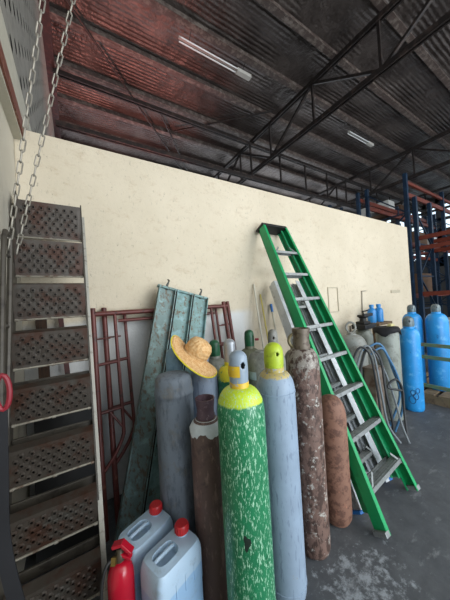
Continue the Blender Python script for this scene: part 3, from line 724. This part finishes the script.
tag(build('leaning_angle_bar', bm, m_rust2), 'rusty flat bar leaning behind the aluminium ladder', 'bar')

# ------------------------------------------------------------------ jerrycans
m_can, nt, b = newmat('translucent_white_can')
zz = axis(nt, 2); c = mix(nt, ramp(nt, zz, .345, .352), rgb('#96b8d8'), rgb('#b1c8dc'))
c = mix(nt, math_(nt, 'MULTIPLY', ramp(nt, noise(nt, 14, 7, .7), .55, .68), .45), c, rgb('#8b98a2'))
nt.links.new(c, b.inputs['Base Color']); b.inputs['Roughness'].default_value = .4
b.inputs['Subsurface Weight'].default_value = .15; b.inputs['Subsurface Radius'].default_value = (.03, .04, .05)
m_rcap = plain('red_cap', '#c62a2e', .4, 0, .15)
m_pit = plain('grey_recess', '#8c9aa3', .5)
def jerrycan(x, y, rz, label, H=.455, W=.135, Dp=.088):
    t = thing('jerrycan', label, 'jerrycan', (x, y, 0), rz, 'white jerrycans')
    bm = BM()
    lv = [(0, .93), (.02, 1), (.12, 1), (.13, .985), (.25, .985), (.26, 1), (H-.06, 1), (H-.035, .985), (H-.010, .93), (H, .885)]
    rings = []
    for zz, k in lv:
        ring = []; n = 32
        for i in range(n):
            a = 2*PI*i/n; e = .28
            cx = math.copysign(abs(math.cos(a))**e, math.cos(a)); sy = math.copysign(abs(math.sin(a))**e, math.sin(a))
            ring.append(bm.verts.new((cx*W*k, sy*Dp*k, zz)))
        rings.append(ring)
    for A, B in zip(rings, rings[1:]):
        for i in range(n): bm.faces.new((A[i], A[(i+1) % n], B[(i+1) % n], B[i]))
    bm.faces.new(rings[0][::-1])
    # top with a sunk oval handle pit
    cxp = -.035
    def oval(a_, b_, z_): return [bm.verts.new((cxp+math.copysign(abs(math.cos(2*PI*i/n))**.6, math.cos(2*PI*i/n))*a_, math.copysign(abs(math.sin(2*PI*i/n))**.6, math.sin(2*PI*i/n))*b_, z_)) for i in range(n)]
    o1, o2, o3, o4 = oval(.066, .052, H+.004), oval(.060, .046, H+.006), oval(.055, .040, H-.04), None
    for A, B in ((rings[-1], o1), (o1, o2), (o2, o3)):
        for i in range(n): bm.faces.new((A[i], A[(i+1) % n], B[(i+1) % n], B[i]))
    bm.faces.new(o3)
    # shallow vertical ribs on the broad face
    for xx in (-.045, .01, .065):
        bar(bm, (xx, -Dp*1.0, H-.15), (xx, -Dp*.975, H-.075), .010, .008, (1, 0, 0))
    build('body', bm, m_can, t, True)
    bm = BM(); tube(bm, [(cxp-.058, .012, H-.012), (cxp-.040, .012, H-.004), (cxp+.040, .012, H-.004), (cxp+.058, .012, H-.012)], .010, 10, 4); build('handle', bm, m_can, t, True)
    bm = BM(); lathe(bm, [(0, H-.01), (.030, H-.01), (.030, H+.018), (0, H+.018)], 20, c=(.085, .02, 0)); build('neck', bm, m_can, t, True)
    bm = BM()
    prof = [(0, H+.012), (.034, H+.012), (.035, H+.045), (.030, H+.052), (0, H+.052)]
    lathe(bm, prof, 24, c=(.085, .02, 0))
    for k in range(16):
        a = 2*PI*k/16; p = V((.085+.035*math.cos(a), .02+.035*math.sin(a), 0)); bar(bm, p+V((0, 0, H+.014)), p+V((0, 0, H+.044)), .004, .004)
    build('cap', bm, m_rcap, t, True)
    return t
j1 = jerrycan(.352, 1.212, .34, 'white jerrycan with red cap in front, against the maroon cylinder')
j2 = jerrycan(.275, 1.415, .38, 'white jerrycan with red cap behind another, at the foot of the teal deck')
m_lab = plain('yellowed_label', '#b5ad86', .7, 0, .2, 50)
bm = BM(); box(bm, -.02, .075, -.0905, -.0885, .10, .18); build('label', bm, m_lab, j1)

# ------------------------------------------------------------------ fire extinguisher
m_ext = plain('extinguisher_red', '#b0152b', .25, 0, .1); m_white = plain('label_white', '#d8d8d8', .5, 0, .1)
t = thing('fire_extinguisher', 'red fire extinguisher standing beside the stair foot and cans', 'fire extinguisher', (.125, 1.265, 0), 0); t.scale = (1, 1, 1.08)
R = .058
bm = BM(); lathe(bm, [(0, .008), (R*.8, .0), (R, .015), (R, .375)]+arc(R, .375, .018, .45, 8)[1:]+[(.018, .465), (0, .465)], 32); build('body', bm, m_ext, t, True)
bm = BM(); lathe(bm, [(0, .455), (.022, .455), (.022, .48), (.014, .49), (.014, .505), (0, .505)], 16); build('valve', bm, m_valve, t, True)
hd = V((.82, -.55, 0)).normalized()
bm = BM(); bar(bm, V((0, 0, .512))-hd*.03, V((0, 0, .525))+hd*.02, .034, .014, (hd.y, -hd.x, 0), .003); bar(bm, V((0, 0, .525))+hd*.012, V((0, 0, .485))+hd*.06, .034, .014, (hd.y, -hd.x, 0), .003); build('squeeze_lever', bm, m_ext, t)
bm = BM(); bar(bm, V((0, 0, .485)), V((0, 0, .462))+hd*.055, .028, .012, (hd.y, -hd.x, 0), .003); build('carry_handle', bm, m_ext, t)
bm = BM(); tube(bm, [(-.015, 0, .475), (-.06, -.02, .47), (-.082, -.035, .40), (-.078, -.045, .30), (-.05, -.055, .2), (-.02, -.062, .08)], [.007]*26+[.011]*15, 8, 8); build('hose', bm, m_black, t, True)
bm = BM(); bar(bm, (-.024, -.01, .485), (-.03, -.02, .46), .02, .02); build('gauge', bm, m_brass, t)
an = CAMA(.112, 1.275)
bm = BM(); patch(bm, R+.001, an-.9, an+.5, .235, .265, 12, 2)
for k, (da, zz, hh) in enumerate(((-.8, .275, .03), (-.55, .28, .04), (-.3, .275, .03), (-.05, .28, .03))):
    patch(bm, R+.001, an+da, an+da+.12, zz, zz+hh, 3, 2)
build('label', bm, m_white, t, True)

# ------------------------------------------------------------------ straw hat
m_straw, nt, b = newmat('straw')
w1 = noise(nt, 60, 4, .7); c = mix(nt, ramp(nt, w1, .4, .6), rgb('#cf9c60'), rgb('#e3bf8c'))
nt.links.new(c, b.inputs['Base Color']); b.inputs['Roughness'].default_value = .75
tc = N(nt, 'ShaderNodeTexCoord'); wv = N(nt, 'ShaderNodeTexWave', wave_type='RINGS', rings_direction='Z'); wv.inputs['Scale'].default_value = 22; wv.inputs['Distortion'].default_value = 3
nt.links.new(tc.outputs['Object'], wv.inputs['Vector']); bump(nt, b, math_(nt, 'ADD', wv.outputs['Fac'], w1), .6, .004)
m_yrib = plain('yellow_ribbon', '#e6d622', .5, 0, .05)
ax = (r_*.55+u_*.80-f_*.04).normalized()
sx_ = (r_*.82+u_*-.57); sx_ = (sx_-ax*sx_.dot(ax)).normalized(); sy_ = ax.cross(sx_)
hat = thing('straw_hat', 'wide brimmed straw hat with yellow edge resting on the slate blue cylinder', 'hat', (.688, 1.565, 1.303))
mt = M(((sx_.x, sy_.x, ax.x, 0), (sx_.y, sy_.y, ax.y, 0), (sx_.z, sy_.z, ax.z, 0), (0, 0, 0, 1)))
def brim(rr, a):
    k = (rr-.085)/.115
    return mt @ V((rr*math.cos(a)*.98, rr*math.sin(a)*.84, -.02*k+.022*k*math.cos(2*a)-.02*k*math.cos(a)+.008*k*math.sin(3*a)))
n = 48
bm = BM(); rings = [[bm.verts.new(brim(rr, 2*PI*k/n)) for k in range(n)] for rr in (.200, .18, .15, .12, .098, .085)]
for (cr_, cz_) in ((.084, .025), (.083, .055), (.078, .085), (.063, .108), (.038, .118), (.012, .117)):
    rings.append([bm.verts.new(mt @ V((cr_*math.cos(2*PI*k/n)*1.05, cr_*math.sin(2*PI*k/n), cz_))) for k in range(n)])
for A, B in zip(rings, rings[1:]):
    for k in range(n): bm.faces.new((A[k], A[(k+1) % n], B[(k+1) % n], B[k]))
bm.faces.new(rings[-1])
o = build('crown_and_brim', bm, m_straw, hat, 'all'); so = o.modifiers.new('s', 'SOLIDIFY'); so.thickness = .004
bm = BM(); tube(bm, [brim(.202, 2*PI*k/n) for k in range(n)], .0045, 8, closed=True); build('edge_ribbon', bm, m_yrib, hat, True)

# ------------------------------------------------------------------ racks beyond the partition
m_rb = worn('rack_blue', '#10283e', '#1b3750', 8, .55, .65, .45); m_ro = worn('rack_orange', '#763322', '#57281c', 8, .55, .65, .5)
m_box = plain('white_carton', '#c9c9c4', .7, 0, .1); m_brown = plain('brown_carton', '#6a4f3a', .8)
def frame(parent, x, y, dx, dy, H):
    for (a, b_) in ((0, 0), (dx, dy)):
        bm = BM(); box(bm, x+a-.05, x+a+.05, y+b_-.045, y+b_+.045, 0, H); build('upright', bm, m_rb, parent)
    bm = BM(); z = .3; k = 0
    while z+.9 < H:
        p, q = V((x, y, z)), V((x+dx, y+dy, z+.9))
        if k % 2: p, q = V((x+dx, y+dy, z)), V((x, y, z+.9))
        bar(bm, p, q, .035, .035); bar(bm, V((x, y, z)), V((x+dx, y+dy, z)), .035, .035); z += .9; k += 1
    build('cross_brace', bm, m_rb, parent)
def carton(x, y, z, sx, sy, sz, mt, label, grp=None):
    bm = BM(); box(bm, -sx/2, sx/2, -sy/2, sy/2, 0, sz, .01); box(bm, -sx/2-.002, sx/2+.002, -.03, .03, sz*.0, sz+.002)
    tag(build('carton', bm, mt, None, False, (x, y, z)), label, 'box', grp)
# rack A: along X, just past the end of the partition
ra = thing('pallet_rack', 'tall blue and orange pallet rack running right, past the partition end', 'rack', (8, 3, 0))
for x in (0, 2.7, 5.4):
    frame(ra, x, 0, 0, 1.05, 5.0)
for x in (0, 2.7):
    for z in (1.5, 2.95, 4.35):
        for y in (0, 1.05):
            bm = BM(); box(bm, x+.05, x+2.65, y-.03, y+.03, z, z+.12); build('beam', bm, m_ro, ra)
    bm = BM(); box(bm, x+.05, x+2.65, -.03, .03, 4.72, 4.8); build('beam', bm, m_ro, ra)
# rack B: along Y towards the doorway
rb = thing('pallet_rack', 'nearest blue rack with orange beams at the right picture edge', 'rack', (8.1, .25, 0))
for y in (0, 2.6):
    frame(rb, .0, y, 1.0, 0, 4.3)
for z in (1.55, 2.8, 3.08):
    for x in (0, 1.0):
        bm = BM(); box(bm, x-.03, x+.03, .05, 2.55, z, z+.11); build('beam', bm, m_ro, rb)
# rack C: farther
rc = thing('pallet_rack', 'distant blue rack behind the others, near the end wall', 'rack', (11.2, 6.9, 0))
for x in (0, 2.6, 5.2): frame(rc, x, 0, 0, 1.0, 6.0)
for x in (0, 2.6):
    for z in (1.6, 3.3, 4.9):
        for y in (0, 1.0):
            bm = BM(); box(bm, x+.05, x+2.55, y-.03, y+.03, z, z+.12); build('beam', bm, m_ro, rc)
# rack D: behind the partition
rd = thing('pallet_rack', 'blue rack behind the partition, only its top showing over it', 'rack', (7.75, 4.2, 0))
for x in (0, 2.6, 5.2): frame(rd, x, 0, 0, 1.0, 4.9)
for z in (1.6, 3.2, 4.62):
    for y in (0, 1.0):
        for x in (0, 2.6):
            bm = BM(); box(bm, x+.05, x+2.55, y-.03, y+.03, z, z+.12); build('beam', bm, m_ro, rd)
for i, (x, y, z, a, bb, cc_, mt, l) in enumerate((
    (9.9, 4.7, 4.74, .45, 1.05, .3, m_box, 'white carton on the rack top behind the partition'),
    (10.9, 4.7, 4.74, .6, 1.05, .28, m_brown, 'brown carton beside the white one on the rack top'),
    (9.0, 3.5, 3.07, .8, .9, .4, m_brown, 'brown carton on the middle level of the rack past the partition'),
    (9.9, 3.5, 3.07, .6, .9, .35, m_box, 'white carton on the middle level of the rack past the partition'),
    (9.2, 3.5, 1.62, .9, .9, .6, m_brown, 'large brown carton on the low level of the rack past the partition'),
    (8.6, 1.9, 1.66, .8, .7, .32, m_brown, 'brown carton on the low beams of the nearest rack'),
    (8.6, 2.5, 0, .8, .5, .9, m_box, 'white carton stack on the floor under the nearest rack'))):
    if z > 0 and z < 4.9:
        pass
    carton(x, y, z, a, bb if z else bb, cc_, mt, l)
# white containers on the floor behind the right cylinder
for (x, y, z, h, l) in ((6.3, 1.75, 0, .95, 'white drum on the floor beyond the blue cylinders'),):
    t = thing('white_drum', l, 'drum', (x, y, z)); R = .28
    bm = BM(); lathe(bm, [(0, 0), (R*.95, 0), (R, .03), (R, h*.33), (R*1.03, h*.34), (R, h*.36), (R, h*.66), (R*1.03, h*.67), (R, h*.69), (R, h-.04), (R*.96, h), (0, h)], 28); build('body', bm, m_box, t, True)
    bm = BM(); lathe(bm, [(R*.3, h-.01), (R*.3, h+.03), (0, h+.03)], 16); build('lid', bm, m_box, t, True)

# small marks on the partition: a bent conduit and two faded plates
m_pipe = plain('grey_conduit', '#a39b8c', .6)
bm = BM(); tube(bm, [(4.29, 2.385, 1.15), (4.33, 2.385, 1.70), (4.32, 2.385, 1.73), (4.46, 2.385, 1.735)], .009, 6, 0); tag(build('wall_conduit', bm, m_pipe, None, True), 'thin bent conduit on the partition above the black pump head', 'pipe')
bm = BM(); 
for q in ((3.38, 3.64, 1.80, 1.815), (3.38, 3.395, 1.42, 1.80), (3.625, 3.64, 1.42, 1.80), (3.38, 3.64, 1.41, 1.425)): box(bm, q[0], q[1], 2.388, 2.4, q[2], q[3])
m_plate = plain('faded_plate', '#b8ae98', .8)
tag(build('wall_frame', bm, m_plate), 'thin empty rectangular frame fixed on the partition right of the green ladder', 'frame')
m_plate = plain('faded_plate', '#b8ae98', .8)
bm = BM(); box(bm, 5.40, 5.78, 2.388, 2.4, 1.67, 1.73, .002); tag(build('wall_plate', bm, m_plate), 'small faded plate fixed high on the right end of the partition', 'plate')

# added unseen block in cupboard form, keeps light off the lower treads
m_shade_block = plain('shade_block_dark', '#2a2c2f', .6)
t = thing('stair_shade_block', 'dark cupboard-shaped block added out of view beside the camera to shade the stair', 'light blocker', (-.34, -1.7, 0))
bm = BM(); box(bm, 0, .92, 0, .8, .06, 1.35, .01); build('carcass', bm, m_shade_block, t)
for yy in (.02, .51):
    bm = BM(); box(bm, .92, .935, yy*.8, yy*.8+.37, .09, 1.32, .004); d_ = build('door', bm, m_shade_block, t)
    bm = BM(); tube(bm, [(.94, yy*.8+.33 if yy < .3 else yy*.8+.05, .75), (.96, yy*.8+.33 if yy < .3 else yy*.8+.05, .8), (.94, yy*.8+.33 if yy < .3 else yy*.8+.05, .9)], .006, 8); build('handle', bm, m_lamp, d_, True)
for xx in (.03, .84):
    for yy in (.03, .72):
        bm = BM(); box(bm, xx, xx+.04, yy, yy+.04, 0, .06); build('foot', bm, m_shade_block, t)

# ------------------------------------------------------------------ light
w = bpy.data.worlds.new('daylight'); S.world = w; w.use_nodes = True
bg = w.node_tree.nodes['Background']; bg.inputs[0].default_value = (.80, .90, 1.0, 1); bg.inputs[1].default_value = 1.85
def area(name, loc, target, size, size_y, power, col):
    l = bpy.data.lights.new(name, 'AREA'); l.shape = 'RECTANGLE'; l.size = size; l.size_y = size_y; l.energy = power; l.color = col
    o = bpy.data.objects.new(name, l); COL.objects.link(o); o.location = loc
    o.rotation_euler = (V(target)-V(loc)).to_track_quat('-Z', 'Y').to_euler(); return o
area('doorway_daylight', (5.5, -4.2, 4.2), (2.5, 2.4, 1.6), 6, 4.5, 310, (1, .97, .90))
area('low_front_fill', (1.7, -3.4, .95), (.8, 1.3, .5), 3.6, 1.6, 165, (.86, .93, 1))  # added fill lamp, lifts the low cylinders and cans
area('back_opening_daylight', (8, 9.0, 4.9), (7, 6, 6.6), 9, 2.2, 90, (.95, .97, 1))
l = bpy.data.lights.new('red_bounce', 'SPOT'); l.energy = 620; l.color = (1, .36, .31); l.shadow_soft_size = .5; l.spot_size = math.radians(82); l.spot_blend = 1
o = bpy.data.objects.new('red_bounce', l); COL.objects.link(o); o.location = (1.6, 5.6, 2.9)
o.rotation_euler = (V((1.15, 5.7, 6.6))-V((1.6, 5.6, 2.9))).to_track_quat('-Z', 'Y').to_euler()
S.view_settings.view_transform = 'Standard'; S.view_settings.look = 'None'; S.view_settings.gamma = 1
S.view_settings.use_curve_mapping = False; S.view_settings.exposure = 0
